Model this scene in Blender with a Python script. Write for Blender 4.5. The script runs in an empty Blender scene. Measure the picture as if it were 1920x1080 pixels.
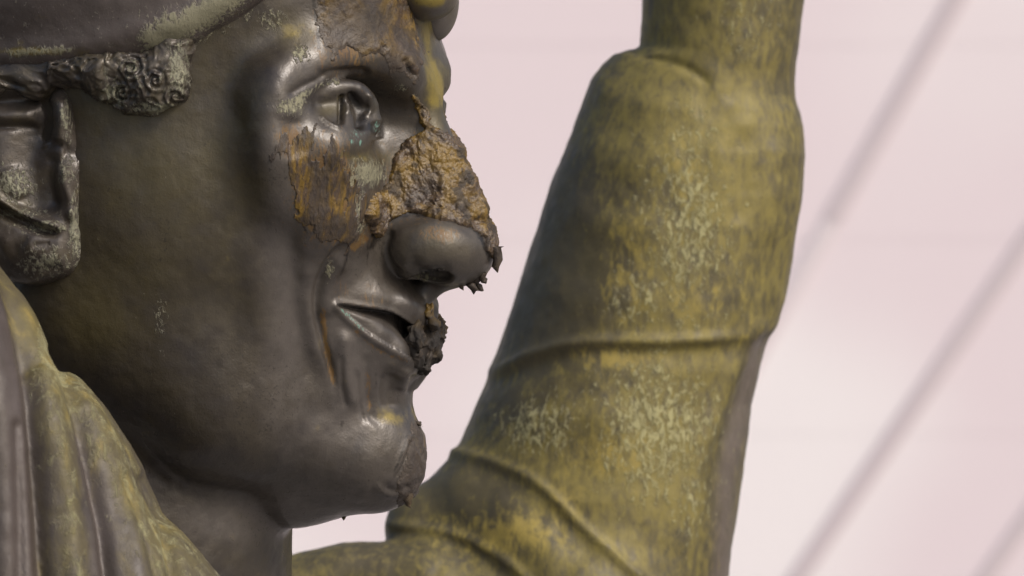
import bpy, math, time
import numpy as np
T0 = time.time()
scene = bpy.context.scene
rad = math.radians
# ---------------------------------------------------------------- scale / camera
S = 0.00026            # metres per photo pixel at the distance of the face
DPX = 10667.0          # camera distance in the same pixels (200 mm lens)
CAMZ = 2.60            # camera height above the ground
cam_d = bpy.data.cameras.new("camera")
cam = bpy.data.objects.new("camera", cam_d)
scene.collection.objects.link(cam)
cam.location = (0.0, -DPX * S, CAMZ)
cam.rotation_euler = (rad(90), 0, 0)
cam_d.lens = 200.0
cam_d.sensor_width = 36.0
cam_d.clip_start = 0.05
cam_d.clip_end = 500.0
cam_d.dof.use_dof = True
cam_d.dof.focus_distance = (DPX - 230) * S
cam_d.dof.aperture_fstop = 16.0
scene.camera = cam
# ---------------------------------------------------------------- sky and sun (bright overcast)
SUN_EL, SUN_AZ = 42.0, 50.0     # azimuth measured from straight behind the camera, negative = from the left
world = bpy.data.worlds.new("World")
scene.world = world
world.use_nodes = True
nt = world.node_tree
nt.nodes.clear()
sky = nt.nodes.new("ShaderNodeTexSky")
sky.sky_type = 'NISHITA'
sky.sun_disc = False
sky.sun_elevation = rad(SUN_EL)
sky.sun_rotation = rad(180 - SUN_AZ)
sky.air_density = 1.0
sky.dust_density = 6.0
sky.ozone_density = 0.6
bg = nt.nodes.new("ShaderNodeBackground")
bg.inputs[1].default_value = 0.135
out = nt.nodes.new("ShaderNodeOutputWorld")
nt.links.new(sky.outputs[0], bg.inputs[0])
nt.links.new(bg.outputs[0], out.inputs[0])
sun_d = bpy.data.lights.new("sun", 'SUN')
sun = bpy.data.objects.new("sun", sun_d)
scene.collection.objects.link(sun)
sun_d.energy = 1.5
sun_d.angle = rad(14)
sun_d.color = (1.0, 0.975, 0.96)
sun.rotation_euler = (rad(90 - SUN_EL), 0, rad(SUN_AZ))
sun.location = (-2, -4, 6)
scene.view_settings.view_transform = 'Standard'
scene.view_settings.look = 'None'
scene.view_settings.gamma = 1.0
scene.view_settings.exposure = 0.08
scene.cycles.use_denoising = True
scene.cycles.max_bounces = 6

# ---------------------------------------------------------------- helpers: noise
_rng = np.random.RandomState(7)
_N = 64
_TAB = _rng.rand(_N, _N, _N).astype(np.float32) * 2 - 1
def noise(p, scale, seed=0):
    q = p / scale + seed * 17.31
    i = np.floor(q).astype(np.int64)
    f = (q - i).astype(np.float32)
    f = f * f * (3 - 2 * f)
    i0 = i & 63
    i1 = (i + 1) & 63
    x0, y0, z0 = i0.T
    x1, y1, z1 = i1.T
    fx, fy, fz = f.T
    c = lambda a, b, d: _TAB[a, b, d]
    l = lambda a, b, t: a + (b - a) * t
    return l(l(l(c(x0, y0, z0), c(x1, y0, z0), fx), l(c(x0, y1, z0), c(x1, y1, z0), fx), fy),
             l(l(c(x0, y0, z1), c(x1, y0, z1), fx), l(c(x0, y1, z1), c(x1, y1, z1), fx), fy), fz)
def fbm(p, scale, octs=4, seed=0, gain=0.5):
    r = 0
    a = 1.0
    for o in range(octs):
        r = r + a * noise(p, scale / 2 ** o, seed + o * 3.7)
        a *= gain
    return r
def smooth(a, b, x):
    t = np.clip((x - a) / (b - a), 0, 1)
    return t * t * (3 - 2 * t)
# ---------------------------------------------------------------- helpers: signed distances
def smin(a, b, k):
    h = np.clip(0.5 + 0.5 * (b - a) / k, 0, 1)
    return b + (a - b) * h - k * h * (1 - h)
def smax(a, b, k):
    return -smin(-a, -b, k)
def ell(p, c, r, R=None):
    q = p - np.asarray(c, np.float32)
    if R is not None:
        q = q @ np.asarray(R, np.float32)
    r = np.asarray(r, np.float32)
    k0 = np.sqrt(((q / r) ** 2).sum(1))
    k1 = np.sqrt(((q / (r * r)) ** 2).sum(1)) + 1e-9
    return k0 * (k0 - 1) / k1
def cone(p, a, b, ra, rb):
    a = np.asarray(a, np.float32); b = np.asarray(b, np.float32)
    ba = b - a
    h = np.clip(((p - a) @ ba) / max(float(ba @ ba), 1e-6), 0, 1)
    return np.sqrt(((p - a - h[:, None] * ba) ** 2).sum(1)) - (ra + (rb - ra) * h)
def tube(p, pts, rs, k=0):
    d = None
    for i in range(len(pts) - 1):
        e = cone(p, pts[i], pts[i + 1], rs[i], rs[i + 1])
        d = e if d is None else (smin(d, e, k) if k else np.minimum(d, e))
    return d
def rotm(ax, deg):
    c, s = math.cos(rad(deg)), math.sin(rad(deg))
    if ax == 0: return np.array([[1, 0, 0], [0, c, -s], [0, s, c]])
    if ax == 1: return np.array([[c, 0, s], [0, 1, 0], [-s, 0, c]])
    return np.array([[c, -s, 0], [s, c, 0], [0, 0, 1]])
# ---------------------------------------------------------------- helpers: surface nets
def mesh_sdf(fn, lo, hi, h, proj=2):
    B = 8
    lo = np.asarray(lo, np.float32)
    nb = np.ceil((np.asarray(hi) - lo) / (h * B)).astype(int)
    n = nb * B
    ci = np.stack(np.meshgrid(*[np.arange(k) for k in nb], indexing='ij'), -1).reshape(-1, 3)
    cc = lo + (ci * B + (B - 1) / 2.0) * h
    dv = fn(cc.astype(np.float32))
    act = np.abs(dv) < B * h * 0.87 * 1.5 + h
    G = np.repeat(np.repeat(np.repeat(dv.reshape(nb).astype(np.float32), B, 0), B, 1), B, 2)
    G6 = G.reshape(nb[0], B, nb[1], B, nb[2], B)
    off = np.stack(np.meshgrid(*[np.arange(B)] * 3, indexing='ij'), -1).reshape(-1, 3)
    ai = ci[act]
    for c0 in range(0, len(ai), 1500):
        a = ai[c0:c0 + 1500]
        pts = (lo + (a[:, None, :] * B + off[None]) * h).reshape(-1, 3).astype(np.float32)
        v = fn(pts).reshape(-1, B, B, B)
        G6[a[:, 0], :, a[:, 1], :, a[:, 2], :] = v
    neg = G < 0
    cnt = np.zeros(tuple(n - 1), np.uint8)
    sl = lambda o, m: slice(o, m - 1 + o)
    for ox in (0, 1):
        for oy in (0, 1):
            for oz in (0, 1):
                cnt += neg[sl(ox, n[0]), sl(oy, n[1]), sl(oz, n[2])]
    cells = np.argwhere((cnt > 0) & (cnt < 8))
    del cnt
    idx = np.full(tuple(n - 1), -1, np.int32)
    idx[tuple(cells.T)] = np.arange(len(cells))
    acc = np.zeros((len(cells), 3), np.float32)
    num = np.zeros(len(cells), np.float32)
    corners = [(a, b, c) for a in (0, 1) for b in (0, 1) for c in (0, 1)]
    for c1 in corners:
        for ax in range(3):
            if c1[ax]: continue
            c2 = list(c1); c2[ax] = 1
            v1 = G[tuple((cells + c1).T)]
            v2 = G[tuple((cells + c2).T)]
            m = (v1 < 0) != (v2 < 0)
            t = np.where(m, v1 / np.where(m, v1 - v2, 1), 0)
            pp = np.asarray(c1, np.float32)[None] + 0 * t[:, None]
            pp[:, ax] = t
            acc += pp * m[:, None]
            num += m
    verts = lo + (cells + acc / num[:, None]) * h
    quads = []
    for ax in range(3):
        u, w = (ax + 1) % 3, (ax + 2) % 3
        s1 = [slice(1, n[i] - 1) for i in range(3)]
        s2 = list(s1)
        s1[ax] = slice(0, n[ax] - 1)
        s2[ax] = slice(1, n[ax])
        A = neg[tuple(s1)]; Bn = neg[tuple(s2)]
        for flip, msk in ((0, A & ~Bn), (1, ~A & Bn)):
            e = np.argwhere(msk)
            if not len(e): continue
            e[:, u] += 1; e[:, w] += 1
            du = np.zeros(3, int); du[u] = 1
            dw = np.zeros(3, int); dw[w] = 1
            q = np.stack([idx[tuple((e - du - dw).T)], idx[tuple((e - dw).T)], idx[tuple(e.T)], idx[tuple((e - du).T)]], 1)
            quads.append(q[:, ::-1] if flip else q)
    quads = np.concatenate(quads)
    verts = verts.astype(np.float32)
    for _ in range(proj):
        g, d = grad(fn, verts, h * 0.5)
        verts = verts - g * np.clip(d, -h, h)[:, None]
    return verts, quads
def grad(fn, v, e):
    d = fn(v)
    g = np.stack([fn(v + np.eye(3, dtype=np.float32)[i] * e) - d for i in range(3)], 1)
    g /= np.linalg.norm(g, axis=1)[:, None] + 1e-9
    return g, d
def vnormals(v, q):
    fnm = np.cross(v[q[:, 2]] - v[q[:, 0]], v[q[:, 3]] - v[q[:, 1]])
    n = np.zeros_like(v)
    for i in range(4):
        for k in range(3):
            n[:, k] += np.bincount(q[:, i], fnm[:, k], len(v))
    return n / (np.linalg.norm(n, axis=1)[:, None] + 1e-9)
# ---------------------------------------------------------------- helpers: frames
# space "O": photo pixels at true size (x right, y down, d away from camera), orthogonal; metres = O * S
YAW = rad(18); CY, SY = math.cos(YAW), math.sin(YAW)
X0 = 300.0
def P(px, py, s):
    """point of the head (forward, side, down) that is seen at photo pixel (px, py) when it lies s to the near side"""
    d = 0.0
    for _ in range(6):
        ox = 960 + (px - 960) * (1 + d / DPX)
        f = (ox - X0 + s * SY) / CY
        d = -(f * SY + s * CY)
    return np.array([f, s, 540 + (py - 540) * (1 + d / DPX)], np.float32)
def head_to_O(v):
    f, s, y = v.T
    return np.stack([X0 + f * CY - s * SY, y, -(f * SY + s * CY)], 1)
def O_to_px(o):
    k = 1 + o[:, 2] / DPX
    return np.stack([960 + (o[:, 0] - 960) / k, 540 + (o[:, 1] - 540) / k], 1)
def Q(px, py, d):
    k = 1 + d / DPX
    return np.array([960 + (px - 960) * k, 540 + (py - 540) * k, d], np.float32)
def O_to_world(o):
    return np.stack([(o[:, 0] - 960) * S, o[:, 2] * S, CAMZ - (o[:, 1] - 540) * S], 1)
def seg_dist(px, pts):
    """distance to a polyline, and position along it 0..1"""
    pts = np.asarray(pts, np.float32)
    best = np.full(len(px), 1e9, np.float32); par = np.zeros(len(px), np.float32)
    sgn = np.zeros(len(px), np.float32)
    L = np.concatenate([[0], np.cumsum(np.linalg.norm(np.diff(pts[:, :2], axis=0), axis=1))])
    for i in range(len(pts) - 1):
        a, b = pts[i, :2], pts[i + 1, :2]
        ba = b - a
        h = np.clip(((px - a) @ ba) / max(float(ba @ ba), 1e-6), 0, 1)
        r = px - a - h[:, None] * ba
        dd = np.sqrt((r ** 2).sum(1))
        m = dd < best
        best[m] = dd[m]
        par[m] = ((L[i] + h * (L[i + 1] - L[i])) / L[-1])[m]
        sgn[m] = np.sign(ba[0] * r[:, 1] - ba[1] * r[:, 0])[m]
    return best, par, sgn
def curve(pts, n=8):
    """Catmull-Rom through the points"""
    p = np.asarray(pts, np.float32)
    p = np.concatenate([[2 * p[0] - p[1]], p, [2 * p[-1] - p[-2]]])
    o = []
    for i in range(1, len(p) - 2):
        for t in np.linspace(0, 1, n, endpoint=False):
            o.append(0.5 * (2 * p[i] + (p[i + 1] - p[i - 1]) * t + (2 * p[i - 1] - 5 * p[i] + 4 * p[i + 1] - p[i + 2]) * t * t
                            + (3 * p[i] - p[i - 1] - 3 * p[i + 1] + p[i + 2]) * t ** 3))
    o.append(p[-2])
    return np.array(o)
def strokes(px, lst):
    """sum of sculpting strokes: (points, half width, height, [taper])"""
    r = np.zeros(len(px), np.float32)
    for st in lst:
        pts, w, a = st[:3]
        ends = st[3] if len(st) > 3 else 1
        c = curve(pts, 6) if len(pts) > 2 else np.asarray(pts, np.float32)
        lo = c[:, :2].min(0) - 3 * w; hi = c[:, :2].max(0) + 3 * w
        m = np.nonzero(((px > lo) & (px < hi)).all(1))[0]
        if not len(m): continue
        d, t, _ = seg_dist(px[m], c)
        k = np.exp(-(d / w) ** 2)
        if ends: k = k * smooth(0, 0.18, t) * smooth(0, 0.18, 1 - t) if ends == 1 else k
        r[m] += (a * k).astype(np.float32)
    return r
def blobs(px, lst):
    """max of soft elliptical spots: (x, y, rx, ry, strength)"""
    r = np.zeros(len(px), np.float32)
    for x, y, rx, ry, a in lst:
        k = a * np.exp(-(((px[:, 0] - x) / rx) ** 2 + ((px[:, 1] - y) / ry) ** 2))
        r = np.maximum(r, k)
    return r
def poly_in(px, poly):
    """signed distance to a closed polygon, positive inside"""
    poly = np.asarray(poly, np.float32)
    c = np.concatenate([poly, poly[:1]])
    d, _, _ = seg_dist(px, c)
    ins = np.zeros(len(px), bool)
    for (x1, y1), (x2, y2) in zip(c[:-1], c[1:]):
        if y1 == y2: continue
        k = ((y1 > px[:, 1]) != (y2 > px[:, 1])) & (px[:, 0] < (x2 - x1) * (px[:, 1] - y1) / (y2 - y1) + x1)
        ins ^= k
    return np.where(ins, d, -d)
# ---------------------------------------------------------------- helpers: objects
def put_mesh(name, verts, faces, mat, parent=None, attrs=None, smooth_shade=True):
    me = bpy.data.meshes.new(name)
    k = faces.shape[1]
    me.vertices.add(len(verts)); me.vertices.foreach_set("co", np.ascontiguousarray(verts, np.float32).ravel())
    me.loops.add(faces.size); me.loops.foreach_set("vertex_index", np.ascontiguousarray(faces, np.int32).ravel())
    me.polygons.add(len(faces))
    me.polygons.foreach_set("loop_start", np.arange(0, faces.size, k, dtype=np.int32))
    me.polygons.foreach_set("use_smooth", np.full(len(faces), smooth_shade))
    me.update(calc_edges=True)
    me.validate()
    for an, av in (attrs or {}).items():
        at = me.attributes.new(an, 'FLOAT', 'POINT')
        at.data.foreach_set("value", np.ascontiguousarray(av, np.float32))
    me.materials.append(mat)
    o = bpy.data.objects.new(name, me)
    scene.collection.objects.link(o)
    if parent is not None:
        o.parent = parent
        o.matrix_parent_inverse = parent.matrix_world.inverted()
    return o
def tag(o, label=None, cat=None, group=None, kind=None):
    for k, v in (("label", label), ("category", cat), ("group", group), ("kind", kind)):
        if v: o[k] = v
    return o
# ================================================================ the statue: base frame
ORG = np.array([-0.22, 0.0, 0.0], np.float32)
statue = bpy.data.objects.new("bronze_statue", None)
scene.collection.objects.link(statue)
statue.location = tuple(float(x) for x in ORG)
tag(statue, "bronze statue of a smiling man in a cap, face smeared with mud, one arm raised", "statue")
def put(name, overts, faces, mat, parent=None, attrs=None):
    return put_mesh(name, O_to_world(overts) - ORG, faces, mat, parent or statue, attrs)

HV = 3.4        # voxel of the head in photo pixels
# ================================================================ head
def sym(p):
    q = p.copy()
    q[:, 1] = np.sqrt(q[:, 1] ** 2 + 64.0)
    return q
EYE = P(612, 206, 199)
def inbox(p, lo, hi):
    return np.nonzero(((p > np.asarray(lo, np.float32)) & (p < np.asarray(hi, np.float32))).all(1))[0]
UP = curve([P(532, 206, 296), P(572, 186, 288), P(622, 168, 260), P(664, 168, 224), P(690, 190, 194), P(696, 218, 186)], 4)
UPR = np.interp(np.linspace(0, 1, len(UP)), [0, .3, .6, .85, 1], [7, 14, 18, 14, 8])
LW = curve([P(560, 208, 283), P(592, 222, 274), P(625, 236, 256), P(660, 244, 226), P(696, 234, 190)], 4)
LWR = np.interp(np.linspace(0, 1, len(LW)), [0, .4, .8, 1], [8, 10, 11, 8])
def sdf_head(p):
    a = sym(p)
    d = ell(p, (-40, 0, -60), (556, 458, 560))                       # skull
    d = smin(d, ell(p, (245, 0, 40), (272, 325, 250)), 60)           # forehead
    d = smin(d, ell(p, (60, 0, 360), (432, 420, 560)), 60)           # face
    d = smin(d, tube(a, [P(150, 600, 225), P(400, 760, 190), P(640, 850, 60)], [140, 128, 78], 60), 120)   # jaw
    d = smin(d, tube(p, [P(690, 850, 0), P(565, 845, 0), P(380, 830, 0)], [90, 142, 172], 20), 50)   # floor of the mouth
    d = smin(d, cone(p, P(240, 640, 0), P(204, 1400, 0), 325, 330), 26)  # neck
    d = smin(d, ell(p, P(648, 620, 0), (146, 178, 190)), 70)         # muzzle
    d = smin(d, ell(p, P(690, 850, 0), (86, 92, 94)), 70)           # chin
    d = smin(d, ell(p, P(716, 888, 0), (58, 62, 54)), 35)
    m = inbox(p, (60, -480, -120), (720, 480, 620))                  # the eyes and the brow
    if len(m):
        e = d[m]; q = a[m]
        e = smin(e, ell(q, P(600, 375, 225), (80, 85, 100)), 80)
        e = smin(e, ell(q, P(520, 255, 322), (50, 62, 120)), 90)
        e = smin(e, tube(q, [P(515, 165, 322), P(590, 120, 262), P(680, 114, 165), P(738, 138, 85), P(768, 160, 25)], [26, 33, 36, 40, 40], 40), 70)
        e = smax(e, -ell(q, P(690, 215, 200), (105, 105, 60)), 45)   # socket
        e = smin(e, ell(q, EYE, (68, 72, 68)), 5)
        e = smin(e, tube(q, UP, UPR), 12)
        e = smin(e, tube(q, LW, LWR), 26)
        e = smin(e, ell(q, P(628, 280, 232), (60, 90, 52)), 70)      # bag under the eye
        d[m] = e
    m = inbox(p, (330, -220, 120), (760, 220, 620))                  # the nose
    if len(m):
        e = d[m]; q = a[m]; r = p[m]
        n = cone(r, P(782, 205, 0), P(852, 400, 0), 40, 54)
        n = smin(n, cone(q, P(735, 290, 35), P(765, 425, 40), 40, 62), 50)
        e = smin(e, n, 42)
        ball = smin(ell(r, P(860, 470, 0), (66, 80, 66)), ell(q, P(790, 466, 70), (72, 56, 60)), 50)
        ball = smin(ball, cone(r, P(850, 505, 0), P(800, 540, 0), 26, 22), 18)
        ball = smax(ball, -ell(q, P(808, 522, 72), (42, 26, 24)), 8)
        e = smin(e, ball, 12)
        d[m] = e
    m = inbox(p, (240, -240, 500), (680, 240, 780))                  # the mouth
    if len(m):
        e = d[m]; q = a[m]
        e = smin(e, tube(q, [P(640, 560, 150), P(700, 562, 112), P(752, 574, 72), P(776, 588, 30), P(780, 592, 0)], [8, 14, 18, 21, 21], 15), 40)
        e = smin(e, tube(q, [P(655, 602, 140), P(700, 634, 108), P(738, 662, 74), P(746, 684, 36), P(748, 688, 0)], [8, 18, 24, 26, 26], 15), 30)
        d[m] = e
    # block out at the frame's far left and below
    d = np.maximum(d, -p[:, 0] - 470)
    d = np.maximum(d, p[:, 2] - 1210)
    d = np.maximum(d, -p[:, 2] - 260)
    return d
HEAD_STROKES = [
    # corner between the front and the side plane, from the temple over the orbit to the cheekbone
    ([(585, 85), (545, 118), (516, 155), (506, 190), (500, 245), (512, 300), (535, 350)], 36, 8),
    ([(548, 215), (545, 250), (560, 300)], 22, -5),
    # nasolabial fold and cheek folds
    ([(676, 446), (632, 474), (603, 515), (592, 572), (603, 630), (620, 690), (632, 745)], 8, -8),
    ([(650, 478), (622, 512), (612, 560), (622, 600)], 16, 9),
    ([(582, 480), (572, 540), (580, 610), (596, 690)], 18, 6),
    ([(545, 400), (550, 500), (560, 600), (590, 740)], 20, -7),
    ([(470, 420), (480, 520), (500, 620), (520, 700)], 34, 6),
    # corner of the mouth down the chin
    ([(648, 612), (646, 660), (652, 720), (668, 775)], 14, 7),
    ([(686, 660), (688, 740), (700, 800)], 10, -4),
    ([(742, 700), (730, 740), (735, 770)], 14, -5),
    ([(764, 690), (752, 735)], 12, 4),
    ([(718, 700), (712, 740), (722, 770)], 5, -3), ([(668, 690), (672, 750), (684, 800)], 5, -3), ([(640, 660), (640, 720), (650, 770)], 5, -2.5), ([(776, 700), (766, 740)], 5, -4),
    ([(735, 905), (756, 868), (775, 815)], 3.5, -5), ([(720, 912), (742, 920), (770, 906)], 6, -4),
    ([(695, 800), (730, 772), (775, 778)], 18, -3),
    ([(715, 915), (745, 880), (778, 800)], 9, 4),
    ([(700, 905), (725, 925), (765, 915)], 9, 4),
    # frown line beside the glabella, brow
    ([(752, 108), (768, 128), (780, 148)], 6, -7),
    ([(590, 142), (640, 134), (700, 136)], 9, -7),
    ([(533, 182), (575, 158), (625, 140)], 6, -5),
    ([(760, 490), (800, 512), (850, 512)], 16, -8),
    ([(738, 428), (723, 465), (736, 500), (762, 516)], 7, -8),
    # eye bag
    ([(640, 300), (690, 288), (716, 258)], 14, -5),
    ([(641, 184), (639, 226)], 5, -12, 0), ([(660, 182), (672, 205), (676, 232)], 9, -13, 0), ([(652, 190), (652, 214)], 5, 3), ([(690, 172), (694, 200), (688, 222)], 5, 5), ([(704, 226), (708, 262)], 9, -6),
    ([(598, 214), (616, 230), (640, 242)], 3.5, 3),
]
MOUTH_U = curve([(630, 571), (690, 581), (735, 590), (778, 618), (806, 652), (830, 668)], 6)
MOUTH_L = curve([(630, 573), (655, 598), (700, 634), (760, 668), (800, 694), (830, 706)], 6)
MOUTH = np.concatenate([MOUTH_U, MOUTH_L[::-1]])
def head_px(v):
    m = v.copy(); m[:, 1] = np.abs(m[:, 1])
    return O_to_px(head_to_O(m))
def build_head():
    v, q = mesh_sdf(sdf_head, (-480, -500, -262), (670, 500, 1215), HV, 1)
    nrm = vnormals(v, q)
    px = head_px(v)
    face = smooth(0.12, -0.25, -np.abs(nrm[:, 1]) * CY - nrm[:, 0] * SY) 
    disp = strokes(px, HEAD_STROKES) * face
    m = inbox(np.c_[px, 0 * px[:, :1]], (600, 540, -1), (860, 730, 1))
    m = m[v[m, 0] > 300]
    ins = poly_in(px[m], MOUTH)
    du, _, _ = seg_dist(px[m], MOUTH_U); dl, _, _ = seg_dist(px[m], MOUTH_L)
    t = du / (du + dl + 1e-3)
    open_ = np.interp(px[m, 0], [630, 690, 760, 800], [4, 16, 26, 30])
    wd = np.interp(px[m, 0], [630, 690, 760, 800], [5, 9, 17, 20])
    disp[m] += np.where(ins > -4, -(open_ * np.exp(-(du / wd) ** 2) + 7 * (1 - t) - 4 * np.sin(np.pi * np.clip(t, 0, 1)) ** 2) * smooth(-4, 4, ins), 0)
    disp[m] += 5 * np.exp(-((dl - 3) / 7) ** 2) * (ins < 3) + 3 * np.exp(-((du - 4) / 7) ** 2) * (ins < 0)
    v = v + nrm * disp[:, None]
    low = smooth(570, 640, px[:, 0]) * smooth(560, 640, px[:, 1]) * face * (px[:, 0] < 830)
    disp += low * fbm(v * np.array([1, 1, 0.22], np.float32), 19, 3, 14) * 3.4
    # cast surface: broad dents and fine chasing
    v = v + nrm * (fbm(v, 110, 3, 3) * 2.3 + fbm(v, 20, 2, 9) * 0.5)[:, None]
    return v, q
# ---------------------------------------------------------------- ear
def sdf_ear(p):
    w = p + np.stack([noise(p, 80, 11), noise(p, 80, 12), noise(p, 80, 13)], 1) * 6
    d = ell(w, P(10, 340, 405), (135, 46, 175))
    d = smin(d, ell(w, P(80, 458, 402), (80, 50, 70)), 44)
    d = smin(d, ell(w, P(108, 335, 396), (52, 46, 100)), 34)
    d = smin(d, ell(w, P(118, 225, 402), (28, 40, 62)), 20)
    d = smin(d, tube(w, [P(-150, 420, 430), P(-150, 300, 450), P(-110, 205, 455), P(-40, 168, 440), P(40, 170, 425)], [24, 28, 28, 24, 12], 20), 24)
    return d
EAR_STROKES = [
    ([(66, 258), (56, 315), (70, 376)], 40, -36, 0), ([(96, 282), (88, 330), (92, 372), (110, 398)], 15, -13),
    ([(-80, 216), (0, 216), (78, 222)], 15, 12), ([(-20, 240), (30, 236), (68, 238)], 7, -8), ([(-20, 186), (60, 184)], 12, -9, 0),
    ([(122, 178), (118, 230), (104, 272)], 17, 15), ([(86, 186), (88, 225), (74, 268)], 8, -20), ([(66, 282), (92, 250), (100, 205)], 4, 5),
    ([(126, 306), (124, 336), (138, 376), (144, 420)], 19, 13), ([(118, 322), (136, 318)], 9, 6), ([(114, 284), (150, 292)], 14, -9),
    ([(10, 310), (22, 345), (40, 372)], 16, 10),
    ([(-40, 335), (0, 374), (52, 404), (100, 422), (130, 424)], 8, 13), ([(-40, 362), (8, 400), (62, 428), (118, 440)], 9, -17),
    ([(138, 385), (146, 420), (146, 455)], 13, 9), ([(40, 452), (90, 480), (130, 478)], 26, 7), ([(60, 462), (96, 456)], 6, -4), ([(78, 505), (120, 500)], 8, -4),
    ([(-80, 400), (-20, 440), (30, 468)], 22, 9),
]
# ---------------------------------------------------------------- cap
EDGE_F = [-700, -300, -160, -50, 50, 110, 160, 225, 287, 400, 600]
EDGE_V = [210, 182, 172, 163, 148, 134, 120, 98, 60, -40, -190]
def sdf_cap(p):
    d = ell(p, (-60, 0, -120), (608, 514, 486))
    d = np.maximum(d, -(d + 60))
    cut = (p[:, 2] - np.interp(p[:, 0], EDGE_F, EDGE_V).astype(np.float32)) * 0.9
    bulge = 15 * np.exp(-((cut + 35) / 30) ** 2).astype(np.float32)
    d = smax(d - bulge, cut, 22)
    d = np.maximum(d, -p[:, 0] - 480)
    return np.maximum(d, -p[:, 2] - 240)
def sdf_hair(p):
    d = ell(p, P(255, 148, 408), (92, 46, 56))
    d = smin(d, ell(p, P(316, 122, 394), (44, 46, 82)), 25)
    for cx, cy, cr in ((245, 128, 26), (290, 150, 20), (225, 172, 22), (320, 180, 18)):
        q = p - P(cx, cy, 448)
        rr = np.sqrt(q[:, 0] ** 2 + q[:, 2] ** 2)
        d = d + 5 * np.sin(rr * (6.28 / 13.0) + np.arctan2(q[:, 2], q[:, 0])) * np.exp(-(rr / cr) ** 2)
    d = smin(d, ell(p, P(200, 130, 412), (50, 44, 50)), 25)
    d = smin(d, tube(p, [P(190, 130, 418), P(60, 140, 425), P(-90, 150, 425)], [36, 36, 40], 20), 20)
    w = p + np.stack([noise(p, 34, 1), noise(p, 34, 2), noise(p, 34, 3)], 1) * 18
    d = d + noise(p, 42, 44) * 12
    st = smooth(150, -30, p[:, 0] + 120)
    w = w * np.stack([1 - .7 * st, 0 * st + 1, 1 + .3 * st], 1)
    return (d + np.abs(noise(w, 20, 4)) * 8 - 3 + np.abs(noise(w, 9, 6)) * 3).astype(np.float32)
def sdf_lock(p):
    d = ell(p, P(806, -6, 25), (52, 70, 44), rotm(1, 20))
    e = ell(p, P(812, 0, -80), (46, 66, 78))
    e = smin(e, ell(p, P(780, -10, -150), (40, 60, 60)), 30)
    return smin(d, e, 6)
def sdf_clot(p):
    """dark clot of mud bridging the front of the lips"""
    d = ell(p, P(802, 628, -8), (17, 74, 42))
    d = smin(d, ell(p, P(790, 668, -4), (20, 62, 28)), 14)
    d = smin(d, cone(p, P(800, 668, 10), P(800, 706, 10), 12, 3), 8)
    d = smin(d, cone(p, P(808, 604, 30), P(806, 572, 30), 11, 4), 8)
    d = smin(d, cone(p, P(775, 660, 45), P(768, 640, 60), 10, 5), 10)
    w = p + np.stack([noise(p, 20, 1), noise(p, 20, 2), noise(p, 20, 3)], 1) * 9
    return (d + noise(w, 26, 24) * 9 + np.abs(noise(w, 12, 25)) * 6 - 3 + noise(w, 6, 26) * 2).astype(np.float32)
# ---------------------------------------------------------------- raised arm
AD = 1350.0
SL_Y = np.array([-60, 84, 94, 104, 122, 150, 190, 240, 300, 350, 450, 560, 660, 720, 790, 840, 880, 930, 1000, 1200])
SL_L = np.array([1230, 1225, 1180, 1150, 1131, 1110, 1095, 1075, 1050, 1032, 1001, 966, 930, 906, 878, 858, 840, 815, 800, 790])
SR_Y = np.array([-60, 120, 180, 210, 240, 290, 370, 450, 560, 620, 690, 760, 830, 920, 1000, 1080, 1200])
SR_R = np.array([1440, 1462, 1484, 1500, 1508, 1512, 1505, 1490, 1470, 1452, 1428, 1408, 1400, 1388, 1378, 1366, 1350])
KA = 1 + AD / DPX
def sections(p, ly, lx, ry, rx, dk=0.85, d0=AD):
    py = 540 + (p[:, 1] - 540) / KA
    L = 960 + (np.interp(py, ly, lx) - 960) * KA; R = 960 + (np.interp(py, ry, rx) - 960) * KA
    c = (L + R) / 2; w = (R - L) / 2
    r = np.sqrt(((p[:, 0] - c) / w) ** 2 + ((p[:, 2] - d0) / (w * dk)) ** 2)
    return ((r - 1) * w * dk).astype(np.float32)
def sdf_forearm(p):
    d = sections(p, [-200, 0, 95, 300], [1212, 1206, 1200, 1190], [-200, 0, 95, 190, 300], [1515, 1508, 1496, 1482, 1470], 1.09)
    return np.maximum(np.maximum(d, p[:, 1] - 330), -p[:, 1] - 210)
def sdf_sleeve(p):
    d = sections(p, SL_Y, SL_L, SR_Y, SR_R)
    d = np.maximum(d, Q(1200, 70, AD)[1] - p[:, 1])
    d = smin(d, sdf_forearm(p), 34)
    # bulges of the upper arm and the shoulder below it
    d = smin(d, tube(p, [Q(925, 962, AD - 60), Q(1090, 1120, AD - 120)], [150, 200]), 40)
    d = smin(d, tube(p, [Q(800, 990, AD - 80), Q(960, 1160, AD - 120)], [86, 150]), 40)
    d = smin(d, tube(p, [Q(500, 1150, AD - 150), Q(560, 1122, AD - 150), Q(650, 1102, AD - 150), Q(800, 1112, AD - 160), Q(1050, 1260, AD - 180)], [96, 94, 92, 108, 170]), 36)
    return np.maximum(d, p[:, 1] - 1240)
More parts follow.
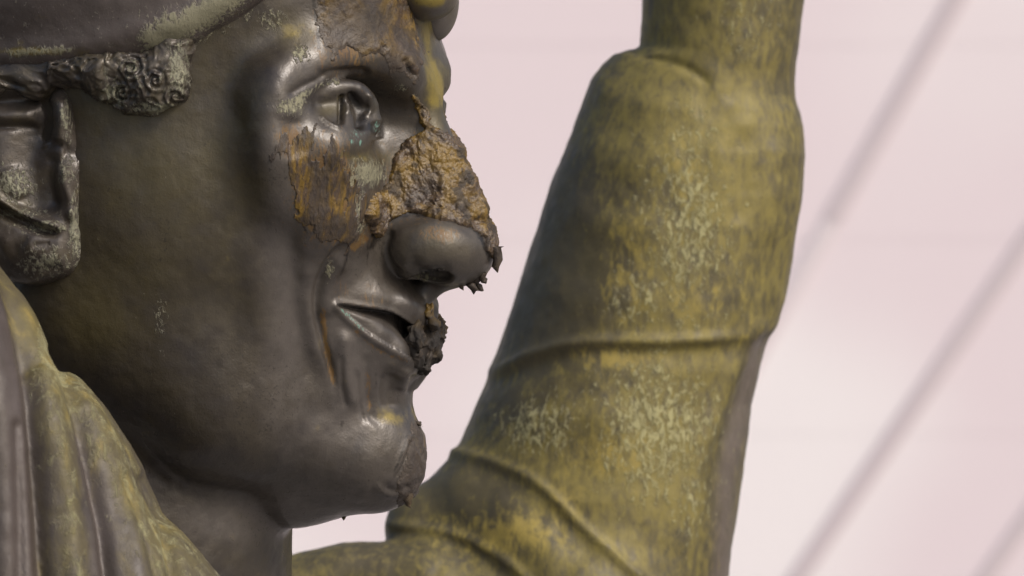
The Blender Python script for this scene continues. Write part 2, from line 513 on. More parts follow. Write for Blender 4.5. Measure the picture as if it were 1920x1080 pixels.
ARM_STROKES = [
    ([(880, 715), (950, 685), (1010, 660), (1100, 642), (1250, 640), (1430, 628)], 11, 11, 1),
    ([(900, 725), (960, 705), (1030, 682), (1110, 664), (1250, 664), (1430, 652)], 24, -7, 0),
    ([(845, 845), (930, 868), (1010, 908), (1090, 985), (1200, 1080)], 10, 8, 0),
    ([(840, 868), (920, 892), (990, 930), (1070, 1010), (1170, 1090)], 30, -5, 0),
    ([(1440, 640), (1380, 760), (1340, 880), (1325, 1000), (1320, 1090)], 20, -10, 0),
    ([(1420, 620), (1350, 760), (1305, 900), (1290, 1080)], 22, 8, 0),
    ([(735, 985), (800, 992), (880, 1012), (960, 1060), (1000, 1100)], 10, 8, 0),
    ([(1170, 96), (1215, 104), (1290, 128), (1340, 165)], 8, -7),
    ([(1100, 160), (1200, 190), (1330, 200)], 30, 6), ([(1090, 260), (1180, 300), (1300, 290)], 34, 6),
    ([(1060, 370), (1130, 420), (1260, 430)], 34, 5), ([(1010, 520), (1100, 560), (1250, 550)], 34, 5),
    ([(1390, 230), (1400, 330), (1380, 430)], 26, -6), ([(1450, 250), (1455, 350), (1440, 470)], 22, 6),
    ([(960, 800), (1060, 780), (1200, 800)], 40, 8), ([(900, 950), (1000, 1000), (1060, 1080)], 40, 7),
]
# ---------------------------------------------------------------- draped shoulder in front
SD = -720.0
KS = 1 + SD / DPX
SH_Y = [300, 430, 500, 600, 690, 700, 760, 830, 900, 960, 975, 1020, 1080, 1200]
SH_R = [-110, -45, 2, 60, 112, 128, 190, 240, 275, 304, 318, 358, 412, 500]
def sdf_shoulder(p):
    py = 540 + (p[:, 1] - 540) / KS
    R = (960 + (np.interp(py, SH_Y, SH_R) - 960) * KS).astype(np.float32)
    c = -260.0
    w = np.maximum(R - c, 30)
    r = np.sqrt(((p[:, 0] - c) / w) ** 2 + ((p[:, 2] - SD) / 330.0) ** 2)
    d = (r - 1) * np.minimum(w, 330) * 0.8
    d = np.maximum(d, p[:, 1] - 1240)
    return np.maximum(d, -p[:, 0] - 330).astype(np.float32)
SH_STROKES = [
    ([(-10, 470), (20, 560), (48, 680), (66, 850), (80, 1100)], 14, -22, 0),
    ([(20, 520), (60, 640), (100, 800), (125, 940), (140, 1100)], 26, 16, 0),
    ([(100, 660), (140, 760), (172, 880), (192, 980), (205, 1100)], 12, -20, 0),
    ([(128, 700), (200, 830), (240, 950), (262, 1100)], 26, 14, 0),
    ([(270, 900), (310, 980), (330, 1100)], 12, -16, 0),
    ([(-20, 620), (0, 800), (10, 1100)], 30, 14, 0),
    ([(30, 800), (36, 1100)], 10, -8, 0), ([(228, 900), (300, 1100)], 8, -7, 0),
]
def build_view(fn, lo, hi, h, st, seed, rough=1.0):
    v, q = mesh_sdf(fn, lo, hi, h, 1)
    n = vnormals(v, q)
    px = O_to_px(v)
    w = smooth(0.25, -0.1, n[:, 2])
    v = v + n * (strokes(px, st) * w + rough * (fbm(v, 140, 3, seed) * 4 + noise(v, 18, seed) * 0.8))[:, None]
    return v, q, px
# ================================================================ materials
class G:
    def __init__(s, name):
        s.m = bpy.data.materials.new(name); s.m.use_nodes = True
        s.t = s.m.node_tree; s.b = s.t.nodes['Principled BSDF']
        s.tc = s.t.nodes.new('ShaderNodeTexCoord').outputs['Object']
    def n(s, kind, **kw):
        x = s.t.nodes.new('ShaderNode' + kind)
        for k, v in kw.items(): setattr(x, k, v)
        return x
    def lk(s, a, b):
        if hasattr(a, 'is_output'): s.t.links.new(a, b)
        else: b.default_value = a
    def noise(s, px, detail=4, rough=0.55, dist=0.0, stretch=None):
        x = s.n('TexNoise'); x.inputs['Scale'].default_value = 1.0 / (px * S)
        x.inputs['Detail'].default_value = detail; x.inputs['Roughness'].default_value = rough
        x.inputs['Distortion'].default_value = dist
        src = s.tc
        if stretch:
            mp = s.n('Mapping'); mp.inputs['Scale'].default_value = stretch
            s.lk(src, mp.inputs[0]); src = mp.outputs[0]
        s.lk(src, x.inputs['Vector'])
        return x.outputs['Fac']
    def math(s, op, a, b=0.0, c=0.0):
        x = s.n('Math', operation=op)
        for i, k in enumerate((a, b, c)): s.lk(k, x.inputs[i])
        return x.outputs[0]
    def ramp(s, f, a, b):
        x = s.n('MapRange', interpolation_type='SMOOTHSTEP')
        s.lk(f, x.inputs[0]); x.inputs[1].default_value = a; x.inputs[2].default_value = b
        return x.outputs[0]
    def mix(s, f, a, b):
        x = s.n('Mix', data_type='RGBA')
        s.lk(f, x.inputs[0])
        for k, i in ((a, 6), (b, 7)):
            if isinstance(k, tuple): k = (*k, 1.0)
            s.lk(k, x.inputs[i])
        return x.outputs[2]
    def attr(s, name):
        x = s.n('Attribute', attribute_name=name)
        return x.outputs['Fac']
    def cover(s, at, nz, amp=1.0, w=0.18):
        """where an attribute beats a noise"""
        f = s.math('MULTIPLY_ADD', s.math('SUBTRACT', nz, 0.5), amp, s.attr(at) if isinstance(at, str) else at)
        return s.ramp(f, 0.5 - w, 0.5 + w)
    def bump(s, h, strength, px, nrm=None):
        x = s.n('Bump'); x.inputs['Strength'].default_value = strength; x.inputs['Distance'].default_value = px * S
        s.lk(h, x.inputs['Height'])
        if nrm is not None: s.lk(nrm, x.inputs['Normal'])
        return x.outputs[0]
def bronze(name, dark, warm, grey, olive, yellow, verd, rough=0.35, metal=0.2, vgrain=9, ramp_w=0.18, ograin=40, stretch=None, ow=0.42, oamp=1.5):
    g = G(name)
    big = g.noise(160, 3); mid = g.noise(45, 5, 0.6); fine = g.noise(vgrain, 5, 0.65, 0.6, (1.3, 1.3, 0.75)); tiny = g.noise(4, 3)
    og = g.noise(ograin, 6, 0.65, 0.3, stretch)
    c = g.mix(g.ramp(g.math('MULTIPLY_ADD', mid, 0.5, g.math('MULTIPLY', big, 0.6)), 0.38, 0.72), dark, warm)
    c = g.mix(g.cover('grey', og, 0.8, 0.4), c, grey)
    ol = g.cover('olive', og, oamp, ow)
    c = g.mix(ol, c, olive)
    ye = g.cover('yellow', og, 1.5, 0.3)
    c = g.mix(ye, c, yellow)
    ru = g.cover('rust', g.noise(16, 5, 0.65, 1.0, (2.6, 2.6, 0.8)), 1.7, 0.22)
    c = g.mix(ru, c, g.mix(mid, (0.10, 0.045, 0.014), (0.155, 0.10, 0.03)))
    sp = g.ramp(g.math('MULTIPLY_ADD', tiny, 0.45, g.math('MULTIPLY', mid, 0.55)), 0.66, 0.76)     # specks
    c = g.mix(g.math('MULTIPLY', sp, 0.35), c, verd)
    pit = g.ramp(g.math('MULTIPLY_ADD', g.noise(5, 2, 0.5), 0.6, g.math('MULTIPLY', big, 0.4)), 0.60, 0.68)
    c = g.mix(g.math('MULTIPLY', pit, 0.5), c, tuple(k * 0.35 for k in dark))
    ve = g.cover('verd', fine, 1.7, ramp_w)
    c = g.mix(g.math('MULTIPLY', ve, 0.85), c, g.mix(mid, verd, tuple(k * 0.62 for k in verd)))
    so = g.ramp(g.math('MULTIPLY_ADD', g.math('SUBTRACT', g.noise(9, 4, 0.6), 0.5), 1.0, g.attr('grime_shade')), 0.3, 0.75)  # black dirt streaks, and shade painted into recesses of the face
    c = g.mix(g.math('MULTIPLY', so, 0.9), c, (0.012, 0.010, 0.009))
    te = g.cover('teal', g.noise(7, 4, 0.6, 0.8, (1.6, 1.6, 0.5)), 1.5, 0.16)
    c = g.mix(te, c, (0.11, 0.22, 0.18))
    g.lk(c, g.b.inputs['Base Color'])
    crust = g.math('MAXIMUM', g.math('MAXIMUM', ve, te), g.math('MULTIPLY', ru, 0.6))
    r = g.math('MULTIPLY_ADD', g.noise(26, 6, 0.7), 0.5, rough - 0.25)
    r = g.math('MULTIPLY_ADD', g.math('MULTIPLY', ol, 0.10), 1.0, r)
    g.lk(g.math('MULTIPLY_ADD', crust, 0.35, r), g.b.inputs['Roughness'])
    g.lk(g.math('MULTIPLY', g.math('SUBTRACT', 1.0, crust), metal), g.b.inputs['Metallic'])
    b0 = g.bump(g.noise(13, 4, 0.6, 0.2, (1.6, 1.6, 0.3)), 0.07, 4)
    b1 = g.bump(g.math('MULTIPLY_ADD', g.noise(14, 4, 0.6), 0.6, g.math('MULTIPLY', tiny, 0.35)), 0.36, 3, b0)
    b2 = g.bump(g.math('MULTIPLY_ADD', ve, 0.6, g.math('MULTIPLY', fine, ve)), 0.55, 3.5, b1)
    g.lk(b2, g.b.inputs['Normal'])
    g.b.inputs["Specular IOR Level"].default_value = 0.6
    return g.m
DARK, WARM, GREY = (0.036, 0.031, 0.029), (0.048, 0.040, 0.029), (0.098, 0.087, 0.080)
OLIVE, YELLOW, VERD = (0.068, 0.056, 0.026), (0.20, 0.155, 0.035), (0.30, 0.29, 0.19)
M_HEAD = bronze("bronze_face", DARK, WARM, GREY, OLIVE, YELLOW, VERD, ow=0.55, oamp=0.9)
M_EAR = bronze("bronze_ear", DARK, (0.07, 0.058, 0.045), (0.095, 0.082, 0.074), OLIVE, YELLOW, (0.31, 0.31, 0.22))
M_CAP = bronze("bronze_cap", (0.070, 0.058, 0.053), (0.10, 0.085, 0.077), (0.120, 0.102, 0.098), OLIVE, YELLOW, VERD, 0.38)
M_ARM = bronze("bronze_sleeve", (0.062, 0.053, 0.029), (0.090, 0.076, 0.035), (0.14, 0.115, 0.105), (0.195, 0.162, 0.043), (0.30, 0.235, 0.055), (0.44, 0.42, 0.22), 0.56, 0.1, 13, 0.14, 26, (1.5, 1.5, 0.7), 0.32)
M_SHO = bronze("bronze_drape", (0.042, 0.033, 0.029), (0.052, 0.042, 0.030), (0.068, 0.054, 0.050), (0.108, 0.090, 0.031), (0.34, 0.25, 0.06), (0.32, 0.31, 0.17), 0.55, 0.1, 22, 0.3, 60, (1.6, 1.6, 0.5))
def mudmat(name, st=None):
    g = G(name)
    a = g.noise(60 if not st else 16, 5, 0.6, 0.5, st); b = g.noise(14 if not st else 11, 5, 0.65, 0.6, st); t = g.noise(4, 4, 0.6, 0, st)
    c = g.mix(g.ramp(a, 0.40, 0.60), (0.064, 0.044, 0.031), (0.150, 0.092, 0.015))
    c = g.mix(g.ramp(b, 0.52, 0.68), c, (0.036, 0.022, 0.011))
    c = g.mix(g.math('MULTIPLY', g.ramp(t, 0.52, 0.7), 0.5), c, (0.19, 0.125, 0.03))
    c = g.mix(g.attr('black'), c, (0.013, 0.010, 0.008))
    c = g.mix(g.attr('umber'), c, (0.045, 0.036, 0.031))
    c = g.mix(g.math('MULTIPLY', g.ramp(g.math('MULTIPLY_ADD', g.math('SUBTRACT', b, 0.5), 1.2, g.attr('thin')), 0.3, 0.8), 0.85), c, (0.052, 0.041, 0.032))
    g.lk(c, g.b.inputs['Base Color'])
    g.lk(g.math('MULTIPLY_ADD', g.attr('black'), 0.35, g.math('MULTIPLY_ADD', b, 0.4, 0.22)), g.b.inputs['Roughness'])
    h = g.math('MULTIPLY_ADD', b, 1.0, g.math('MULTIPLY', t, 0.4))
    g.lk(g.bump(h, 0.6, 4), g.b.inputs['Normal'])
    return g.m
M_MUD = mudmat("dried_mud")
M_SMEAR = mudmat("smeared_mud", (1.5, 1.5, 0.4))
def wallmat(name, c1, c2, rough):
    g = G(name)
    n = g.n('TexNoise'); n.inputs['Scale'].default_value = 0.9; n.inputs['Detail'].default_value = 2
    g.lk(g.n('NewGeometry').outputs['Position'], n.inputs['Vector'])
    g.lk(g.mix(g.ramp(n.outputs['Fac'], 0.42, 0.58), c1, c2), g.b.inputs['Base Color'])
    g.b.inputs['Roughness'].default_value = rough
    return g.m
M_WALL = wallmat("pale_pink_panel", (0.735, 0.655, 0.70), (0.82, 0.79, 0.815), 0.6)
M_RIB = wallmat("grey_pink_rib", (0.58, 0.515, 0.55), (0.57, 0.51, 0.545), 0.6)
M_RIB2 = wallmat("pale_rib", (0.67, 0.61, 0.645), (0.66, 0.60, 0.635), 0.6)
# ================================================================ backdrop wall: panel courses and slanting ribs
WY = 6.0
KW = 1 + WY / (DPX * S)
def W(px, py, d=0.0):
    k = KW
    return ((px - 960) * S * k, WY + d, CAMZ - (py - 540) * S * k)
gm = bpy.data.meshes.new("bounce_ground"); gm.from_pydata([(-300, -300, 0), (300, -300, 0), (300, 300, 0), (-300, 300, 0)], [], [(0, 1, 2, 3)])  # unseen ground sheet, added to bounce light up onto the statue
gm.materials.append(wallmat("bounce_ground_grey", (0.18, 0.17, 0.165), (0.22, 0.21, 0.20), 0.8))
go = bpy.data.objects.new("bounce_ground", gm); scene.collection.objects.link(go); tag(go, kind="structure")
wall = bpy.data.objects.new("panelled_wall", None)
scene.collection.objects.link(wall); wall.location = (0, WY, 0)
tag(wall, "pale pinkish white panelled wall far behind the statue with slanting grey ribs", "wall")
ys = [85 + 365 * k for k in range(-6, 10)]
me0 = None
for y in ys:
    z1 = W(0, y)[2]; z0 = W(0, y + 365)[2]
    o = bpy.data.objects.new("panel", me0) if me0 else None
    if not me0:
        hgt = (z1 - z0) / 2 - 0.0002
        bv = 0.0006
        vs = []
        for (x, z, yy) in ((4, hgt, 0.03), (4, hgt, bv), (4 - bv, hgt - bv, 0.0)):
            vs += [(-x, yy, -z), (x, yy, -z), (x, yy, z), (-x, yy, z)]
        fs = [(8, 9, 10, 11)]
        for r in (0, 4):
            for i in range(4):
                fs.append((r + i, r + (i + 1) % 4, r + 4 + (i + 1) % 4, r + 4 + i))
        me0 = bpy.data.meshes.new("panel"); me0.from_pydata(vs, [], fs); me0.materials.append(M_WALL)
        o = bpy.data.objects.new("panel", me0)
    scene.collection.objects.link(o)
    o.parent = wall; o.location = (0, 0, (z0 + z1) / 2)
bk = bpy.data.meshes.new("backing")
zb, zt = W(0, ys[-1] + 365)[2], W(0, ys[0])[2]
bk.from_pydata([(-4, .03, zb), (4, .03, zb), (4, .03, zt), (-4, .03, zt), (-4, .2, zb), (4, .2, zb), (4, .2, zt), (-4, .2, zt)], [],
               [(0, 1, 2, 3), (5, 4, 7, 6), (4, 0, 3, 7), (1, 5, 6, 2), (3, 2, 6, 7), (4, 5, 1, 0)])
bk.materials.append(M_WALL)
o = bpy.data.objects.new("backing", bk); scene.collection.objects.link(o); o.parent = wall
def rib(p, q, w, mat, label=None):
    """a flat rounded batten standing proud of the panels, between two photo pixels at the wall"""
    a = np.array(W(*p)); b = np.array(W(*q))
    t = (b - a) / np.linalg.norm(b - a); s = np.cross(t, (0, 1, 0)); hw = w * S * KW / 2
    prof = [(-1, 0.0), (-1, -0.003), (-0.8, -0.005), (0, -0.006), (0.8, -0.005), (1, -0.003), (1, 0.0)]
    vs = [e + s * hw * u + np.array((0, y, 0)) - np.array((0, WY, 0)) for e in (a, b) for u, y in prof]
    k = len(prof)
    fs = [(i, i + 1, k + i + 1, k + i) for i in range(k - 1)] + [tuple(range(k)), tuple(range(2 * k - 1, k - 1, -1))]
    m = bpy.data.meshes.new("rib"); m.from_pydata([tuple(x) for x in vs], [], fs); m.materials.append(mat)
    o = bpy.data.objects.new("rib", m); scene.collection.objects.link(o); o.parent = wall
    if label: o['label'] = label
    return o
rib((2130, -600), (1560, 412), 38, M_RIB)
rib((1559, 414), (1100, 1230), 38, M_RIB2, "paler lower length of the slanting rib")
rib((2640, -600), (1260, 1430), 36, M_RIB)
rib((2622, -10), (1510, 1560), 34, M_RIB)
# ================================================================ statue
def lap(n): print('T', n, round(time.time() - T0, 1), flush=True)
hv, hq = build_head(); lap('head mesh')
hn = vnormals(hv, hq)
hpx = head_px(hv)
near = smooth(-90, -20, hv[:, 1])
side = smooth(430, 540, hpx[:, 0] + 40 * noise(hv, 120, 31))
def A(x): return np.clip(x, 0, 1.2).astype(np.float32)
e3 = fbm(hv, 90, 3, 40)
head_attr = dict(
    olive=A((0.34 - 0.30 * side - 0.4 * smooth(560, 780, hpx[:, 1])) * (hpx[:, 0] < 900) + blobs(hpx, [(170, 600, 60, 75, .75), (545, 55, 50, 45, .75), (250, 190, 120, 60, .5), (690, 300, 90, 20, .7), (618, 206, 24, 14, .9), (815, 450, 70, 40, .6), (330, 330, 130, 120, .45)])
             + strokes(hpx, [([(800, 40), (812, 110), (815, 240)], 20, 0.9, 0)]) + 0.12 * e3),
    yellow=A(blobs(hpx, [(738, 780, 42, 20, .52), (545, 50, 25, 30, .35), (640, 296, 60, 12, .4)]) + strokes(hpx, [([(798, 50), (812, 120), (816, 190)], 15, .8, 0)])),
    grey=A(0.02 + 0.42 * side - 0.3 * blobs(hpx, [(690, 190, 100, 80, 1)]) + blobs(hpx, [(530, 520, 60, 160, .35), (400, 610, 70, 90, .35), (660, 700, 40, 120, .3), (500, 250, 30, 110, .4), (430, 970, 130, 60, .65)]) + 0.1 * e3),  # painted sheen on front plane, cheekbone and neck; less in shaded socket
    rust=A(near * (strokes(hpx, [([(604, 560), (608, 620), (618, 680), (630, 740)], 7, .75), ([(655, 470), (690, 440)], 9, .6), ([(650, 600), (700, 650), (780, 685)], 5, .45), ([(690, 690), (692, 780)], 7, .5)])
                   + blobs(hpx, [(612, 360, 62, 100, .95), (545, 265, 30, 35, .8), (690, 420, 30, 40, .5), (660, 80, 90, 70, .55), (800, 330, 110, 100, .5), (810, 640, 40, 60, .4), (785, 850, 30, 90, .4), (640, 545, 20, 30, .4), (780, 50, 40, 90, .3), (690, 560, 50, 40, .3), (825, 438, 45, 20, .6)]))),
    verd=A(near * (blobs(hpx, [(545, 200, 34, 22, .62), (563, 100, 20, 18, .6), (690, 325, 42, 30, .75), (652, 345, 30, 30, .7), (675, 400, 16, 60, .6), (790, 262, 14, 22, .7), (505, 40, 40, 30, .42), (795, 520, 30, 14, .45), (617, 505, 12, 26, .6),
                                 (300, 600, 16, 60, .38), (750, 165, 16, 10, .5), (778, 185, 8, 8, .8)])
                   + strokes(hpx, [([(545, 196), (600, 160), (650, 150)], 8, .45), ([(300, 92), (380, 60), (450, 0), (480, -40)], 26, .45), ([(320, 200), (350, 150)], 14, .4)]))),
    grime_shade=A(near * (strokes(hpx, [([(556, 350), (560, 395), (572, 430), (580, 446)], 3.5, .8), ([(655, 462), (645, 500), (634, 522)], 4, .7), ([(682, 350), (690, 400), (700, 440), (694, 486)], 6, .7), ([(690, 440), (688, 510)], 4, .5),  # dirt streaks and cracks; painted shade in lid, eye, lip and nostril hollows
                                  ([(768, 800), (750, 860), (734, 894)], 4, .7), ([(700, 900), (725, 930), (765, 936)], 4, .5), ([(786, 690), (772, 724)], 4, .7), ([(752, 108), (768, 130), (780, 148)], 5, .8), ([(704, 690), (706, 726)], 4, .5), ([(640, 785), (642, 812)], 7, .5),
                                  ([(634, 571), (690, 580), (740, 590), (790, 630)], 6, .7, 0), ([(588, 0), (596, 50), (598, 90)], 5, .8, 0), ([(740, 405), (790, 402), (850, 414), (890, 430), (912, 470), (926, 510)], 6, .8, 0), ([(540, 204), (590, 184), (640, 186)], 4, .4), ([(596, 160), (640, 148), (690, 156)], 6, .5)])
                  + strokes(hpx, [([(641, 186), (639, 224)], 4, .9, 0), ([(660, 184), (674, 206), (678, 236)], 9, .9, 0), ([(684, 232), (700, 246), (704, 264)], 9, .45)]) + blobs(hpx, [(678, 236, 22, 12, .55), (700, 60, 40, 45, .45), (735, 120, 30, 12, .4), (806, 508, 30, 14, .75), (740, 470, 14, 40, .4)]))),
    teal=A(near * (blobs(hpx, [(668, 255, 20, 16, .38), (706, 238, 8, 22, .45), (660, 266, 3, 9, .7), (676, 268, 3, 8, .7), (664, 246, 6, 5, .5)]) + strokes(hpx, [([(632, 572), (655, 594), (690, 626)], 4.5, .5), ([(780, 636), (800, 652)], 7, .6)]))),
)
head = put("head", head_to_O(hv), hq, M_HEAD, None, head_attr)
def const(v, **kw):
    return {k: A(np.broadcast_to(np.asarray(kw.get(k, 0.0), np.float32), (len(v),))) for k in ('olive', 'yellow', 'grey', 'rust', 'verd', 'teal', 'grime_shade')}
# ear
v, q = mesh_sdf(sdf_ear, P(-160, 150, 380) - 60, P(180, 560, 520) + 60, 3.0, 1)
px = head_px(v)
n = vnormals(v, q)
fc = smooth(-0.1, 0.35, n[:, 1])
v = v + np.array([0.1, 1, 0], np.float32) * (strokes(px, EAR_STROKES) * fc)[:, None] + n * (fbm(v, 30, 3, 8) * 1.5)[:, None]
put("ear", head_to_O(v), q, M_EAR, head, const(v, grey=0.4, olive=.2 + blobs(px, [(10, 380, 60, 40, .4)]),
    verd=.1 + blobs(px, [(90, 490, 50, 30, .45), (142, 430, 18, 70, .55), (24, 345, 34, 40, .48), (90, 425, 60, 14, .5), (126, 220, 14, 50, .42), (126, 325, 20, 30, .42), (30, 400, 60, 12, .4)])))
# cap, sideburn, forelock
v, q = mesh_sdf(sdf_cap, (-485, -545, -245), (620, 545, 220), 5, 1)
v = v + vnormals(v, q) * (fbm(v, 60, 3, 12) * 2.2)[:, None]
px = head_px(v)
put("cap", head_to_O(v), q, M_CAP, head, const(v, grey=.45, yellow=blobs(px, [(70, 96, 85, 9, .7), (40, 80, 20, 10, .4)]) + blobs(px, [(30, 30, 120, 8, .2)]),
    olive=blobs(px, [(60, 96, 110, 14, .5)]), verd=.14 + strokes(px, [([(290, 70), (360, 40), (440, -15), (480, -60)], 30, .75, 0), ([(0, 100), (150, 92)], 8, .5)])))
v, q = mesh_sdf(sdf_hair, P(-110, 150, 430) - 100, P(255, 150, 430) + 130, 2.8, 1)
px = head_px(v)
put("hair", head_to_O(v), q, M_EAR, head, const(v, grey=.3, olive=.3, verd=.12 + blobs(px, [(245, 128, 26, 20, .36), (255, 150, 90, 60, .16), (335, 130, 22, 60, .55), (300, 205, 60, 16, .55), (215, 175, 30, 30, .4)])))
v, q = mesh_sdf(sdf_lock, P(800, 0, -50) - np.array([200, 200, 200]), P(800, 0, -50) + np.array([190, 200, 160]), 4, 1)
px = O_to_px(head_to_O(v))
put("forelock", head_to_O(v), q, M_HEAD, head, const(v, grey=.8, olive=blobs(px, [(845, 10, 14, 40, .6), (790, 0, 40, 40, .5)]), yellow=blobs(px, [(800, 0, 45, 16, .9)])))
lap('head parts')
# ---------------------------------------------------------------- mud
def subdivide(v, q, extra):
    """one linear subdivision of a quad patch"""
    e = np.concatenate([q[:, [0, 1]], q[:, [1, 2]], q[:, [2, 3]], q[:, [3, 0]]])
    e.sort(1)
    u, inv = np.unique(e, axis=0, return_inverse=True)
    inv = inv.reshape(-1)
    n, m = len(v), len(q)
    E = [n + inv[i * m:(i + 1) * m] for i in range(4)]
    Fc = n + len(u) + np.arange(m)
    av = lambda x: np.concatenate([x, (x[u[:, 0]] + x[u[:, 1]]) / 2, x[q].mean(1)])
    nq = np.concatenate([np.stack([q[:, i], E[i], Fc, E[(i + 3) % 4]], 1) for i in range(4)])
    return av(v), nq, [av(x) for x in extra]
def compact(v, q, extra):
    used = np.unique(q)
    mp = np.zeros(len(v), np.int64); mp[used] = np.arange(len(used))
    return v[used], mp[q], [x[used] for x in extra]
def drip(tip, base, r, seed):
    """a small ragged hanging crumb of mud"""
    k, ring = 7, []
    a = np.asarray(base, np.float32); b = np.asarray(tip, np.float32)
    rs = np.random.RandomState(seed)
    for i in range(6):
        t = i / 5
        c = a + (b - a) * t + rs.randn(3) * r * 0.22 * (i > 0)
        w = r * (1 - t) ** 0.5 * (0.75 + 0.5 * rs.rand()) + 0.6
        for j in range(k):
            an = 2 * math.pi * j / k
            ring.append(c + w * np.array([math.cos(an), math.sin(an), 0]) if abs((b - a)[2]) > abs((b - a)[0]) else c + w * np.array([0, math.cos(an), math.sin(an)]))
    f = [(i * k + j, i * k + (j + 1) % k, (i + 1) * k + (j + 1) % k, (i + 1) * k + j) for i in range(5) for j in range(k)]
    return np.array(ring, np.float32), np.array(f)
def mud_patch(name, polys, thick, rag, relief, seed, label, smin_=-90, streak=False, black=None, umber=None, lip=7.0, drips=(), hollow=0.0):
    m = np.full(len(hv), -1e3, np.float32)
    for poly in polys:
        poly = np.asarray(poly, np.float32)
        lo, hi = poly.min(0) - 40, poly.max(0) + 40
        sel = np.nonzero((hpx[:, 0] > lo[0]) & (hpx[:, 0] < hi[0]) & (hpx[:, 1] > lo[1]) & (hpx[:, 1] < hi[1]) & (hv[:, 0] > 120))[0]
        m[sel] = np.maximum(m[sel], poly_in(hpx[sel], poly))
    m = np.minimum(m, (hv[:, 1] - smin_) * 0.8)
    fq = hq[(m[hq] > -rag * 2.5 - 6).all(1)]
    v, q, (n, mm) = compact(hv, fq, [hn, m])
    v, q, (n, mm) = subdivide(v, q, [n, mm])
    n /= np.linalg.norm(n, axis=1)[:, None] + 1e-9
    if streak:
        w = v * np.array([1, 1, 0.28], np.float32)
        mm = mm + rag * fbm(w, 22, 4, seed, 0.6) 
    else:
        mm = mm + rag * fbm(v, 26, 4, seed, 0.62)
    keep = (mm[q] > 0).all(1)
    v, q, (n, mm) = compact(v, q[keep], [n, mm])
    e = np.concatenate([q[:, [0, 1]], q[:, [1, 2]], q[:, [2, 3]], q[:, [3, 0]]])
    es = np.sort(e, 1)
    u, inv, cnt = np.unique(es, axis=0, return_inverse=True, return_counts=True)
    bd = np.unique(u[cnt == 1])
    w = v * np.array([1, 1, 0.35 if streak else 0.85], np.float32)
    rd = 1 - np.abs(fbm(w, relief * 2.6, 3, seed + 5)) * 1.5           # ridged lumps
    cr = fbm(w, relief, 4, seed + 9, 0.6)
    t = thick * ((0.45 if lip < 10 else 0.05) + 0.55 * smooth(0, lip, mm)) * (0.75 + 0.55 * rd + 0.5 * cr) 
    if streak: t = thick * smooth(0, lip, mm) * (0.6 + 0.9 * cr)
    t = np.maximum(t, 0.8 if lip < 10 else 0.3)
    t[bd] = -4.0 if lip < 10 else -1.5
    n = n + 0.12 * np.stack([noise(v, relief, seed + k) for k in (20, 21, 22)], 1)
    v = v + n * t[:, None]
    px = O_to_px(head_to_O(v))
    bl = black(px, v) if black else np.zeros(len(v)); um = umber(px, v) if umber else np.zeros(len(v))
    for i, (tip, base, r) in enumerate(drips):
        dv, dq = drip(P(*tip), P(*base), r, seed + i)
        q = np.concatenate([q, dq + len(v)]); v = np.concatenate([v, dv])
        bl = np.concatenate([bl, np.full(len(dv), .5)]); um = np.concatenate([um, np.full(len(dv), .5)])
    o = put(name, head_to_O(v), q, M_SMEAR if streak else M_MUD, head, dict(black=A(bl), umber=A(um), thin=A(np.concatenate([smooth(lip * 1.3, 0, mm) * (lip > 8), np.zeros(len(v) - len(mm))]))))
    o['label'] = label
    return o
zero = None
NOSE = [(768, 172), (790, 190), (815, 235), (850, 262), (890, 320), (915, 370), (960, 430), (965, 515), (930, 508), (912, 455), (885, 424), (840, 415), (800, 404), (765, 402), (738, 416), (718, 440), (698, 452), (680, 400), (700, 366), (725, 345), (735, 300), (765, 262), (792, 246), (782, 212)]
mud_patch("mud_crust", [NOSE], 10, 5, 22, 51, "thick ochre brown mud caked over the nose", -85,
          black=lambda px, v: 0.7 * smooth(0.25, 0.6, fbm(v, 24, 3, 61)), umber=lambda px, v: 0.7 * blobs(px, [(800, 355, 50, 40, .9), (850, 380, 30, 30, .8), (800, 240, 16, 40, .7)]) * (0.6 + noise(v, 20, 66)),
          drips=(((931, 506, 0), (932, 462, 0), 15), ((891, 551, 0), (884, 530, 0), 9), ((899, 546, -6), (894, 522, -6), 10), ((910, 536, 0), (906, 512, 0), 10), ((868, 543, 8), (862, 530, 8), 6)))
mud_patch("mud_smear", [[(528, 246), (560, 244), (600, 268), (640, 300), (662, 350), (672, 400), (668, 440), (640, 462), (604, 462), (570, 425), (556, 370), (548, 318), (522, 285)]], 1.8, 34, 14, 71,
          "thin streaky brown mud smeared down the cheek", -20, streak=True, lip=9, black=lambda px, v: 0.55 * smooth(0.1, 0.5, fbm(v * np.array([1, 1, .3], np.float32), 18, 3, 72)),
          umber=lambda px, v: 0.8 * smooth(-0.1, 0.3, fbm(v * np.array([1, 1, .3], np.float32), 40, 3, 75)))
mud_patch("mud_crust", [[(582, -120), (594, 20), (600, 70), (625, 112), (650, 96), (682, 118), (705, 104), (735, 138), (760, 130), (780, 156), (790, 120), (786, 60), (768, 10), (770, -120)]], 6, 14, 30, 81,
          "dark brown mud dried in lumps on the forehead", -40, black=lambda px, v: np.maximum(0.9 * blobs(px, [(695, 35, 42, 50, 1), (640, 20, 40, 60, .5), (735, 122, 40, 14, .7)]), 0.6 * smooth(0.2, 0.6, fbm(v, 30, 3, 82))),
          umber=lambda px, v: 0.9 * blobs(px, [(640, 70, 60, 60, 1), (740, 110, 40, 30, .8)]), lip=20)
v, q = mesh_sdf(sdf_clot, P(790, 640, -5) - 120, P(790, 640, -5) + 120, 2.4, 1)
px = head_px(v)
o = put("mud_clot", head_to_O(v), q, M_MUD, head, dict(black=A(1.0 * smooth(572, 608, px[:, 1]) * (0.9 + 0.3 * noise(v, 18, 95))), umber=A(0 * px[:, 0]), thin=A(0 * px[:, 0])))
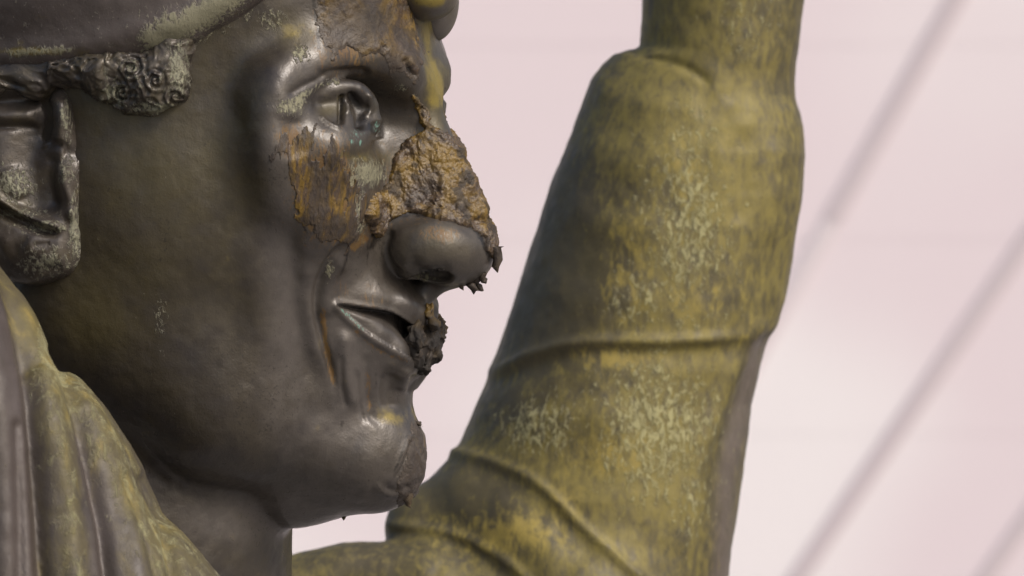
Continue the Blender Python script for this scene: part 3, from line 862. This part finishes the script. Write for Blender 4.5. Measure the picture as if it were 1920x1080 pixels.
o['label'] = "blackish mud clotted on the front of the lips"
for fl, dr in (([(772, 776), (800, 788), (806, 835), (790, 852), (778, 815)], (((790, 800, -10), (782, 790, -10), 8),)),
               ([(770, 822), (800, 862), (800, 915), (775, 960), (744, 950), (738, 905), (762, 862)], (((768, 954, 10), (766, 925, 10), 10),))):
    mud_patch("mud_flake", [fl], 4, 7, 18, 101, "flake of dark mud on the front of the chin", -70, lip=14,
              black=lambda px, v: 0.25 + 0.7 * smooth(0.0, 0.4, fbm(v, 20, 3, 102)), umber=lambda px, v: np.full(len(px), .9), drips=dr)
dv, dq = drip(P(643, 978, 0), P(647, 958, 0), 8, 5)
o = put("mud_flake", head_to_O(dv), dq, M_MUD, head, dict(black=A(.5 + 0 * dv[:, 0]), umber=A(.5 + 0 * dv[:, 0]), thin=A(0 * dv[:, 0])))
o['label'] = "crumb of dark mud hanging under the jaw"
lap('mud')
# ---------------------------------------------------------------- arm and drape
v, q, px = build_view(sdf_sleeve, (480, -260, 800), (1720, 1260, 1760), 6, ARM_STROKES, 1)
e = fbm(v, 150, 3, 5)
lft = 960 + 0 * px[:, 0]
rightgrey = strokes(px, [([(1425, 650), (1390, 780), (1365, 900), (1355, 1090)], 26, .75, 0)])
put("raised_arm", v, q, M_ARM, None, const(v,
    olive=.38 + .28 * blobs(px, [(1300, 300, 170, 420, 1), (1150, 900, 220, 200, 1)]) - .42 * blobs(px, [(1040, 460, 90, 300, 1), (900, 920, 110, 50, .8), (960, 770, 60, 60, .8)]) - .6 * rightgrey + .15 * e,  # less olive on the left: patina, and the arm's shaded side painted in
    yellow=blobs(px, [(1160, 672, 90, 26, .6), (1130, 850, 90, 60, .5), (1290, 330, 80, 140, .36), (1180, 500, 60, 150, .38), (1300, 560, 120, 60, .35), (960, 1000, 130, 50, .6), (1180, 860, 60, 60, .4), (1060, 930, 40, 60, .38), (1400, 620, 60, 40, .25)]),
    grey=.8 * rightgrey + .25 * blobs(px, [(700, 1040, 160, 50, 1)]),
    verd=.02 + blobs(px, [(1230, 800, 150, 170, .52), (1010, 800, 100, 70, .48), (1290, 420, 110, 220, .46), (1200, 560, 80, 90, .40), (1290, 940, 70, 120, .38), (1320, 600, 110, 50, .3), (1300, 260, 90, 100, .38), (1400, 40, 80, 100, .34)])))
v, q, px = build_view(sdf_shoulder, (-340, 200, -1100), (600, 1250, -300), 6, SH_STROKES, 3)
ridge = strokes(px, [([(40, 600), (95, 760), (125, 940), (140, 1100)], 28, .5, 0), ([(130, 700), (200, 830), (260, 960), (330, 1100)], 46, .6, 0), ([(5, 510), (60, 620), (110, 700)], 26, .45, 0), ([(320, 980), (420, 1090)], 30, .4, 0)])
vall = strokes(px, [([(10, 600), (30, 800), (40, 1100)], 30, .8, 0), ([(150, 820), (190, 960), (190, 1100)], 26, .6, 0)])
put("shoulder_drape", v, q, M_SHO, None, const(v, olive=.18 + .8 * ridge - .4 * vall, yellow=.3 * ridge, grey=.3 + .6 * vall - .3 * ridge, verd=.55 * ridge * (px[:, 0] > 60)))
lap('all')
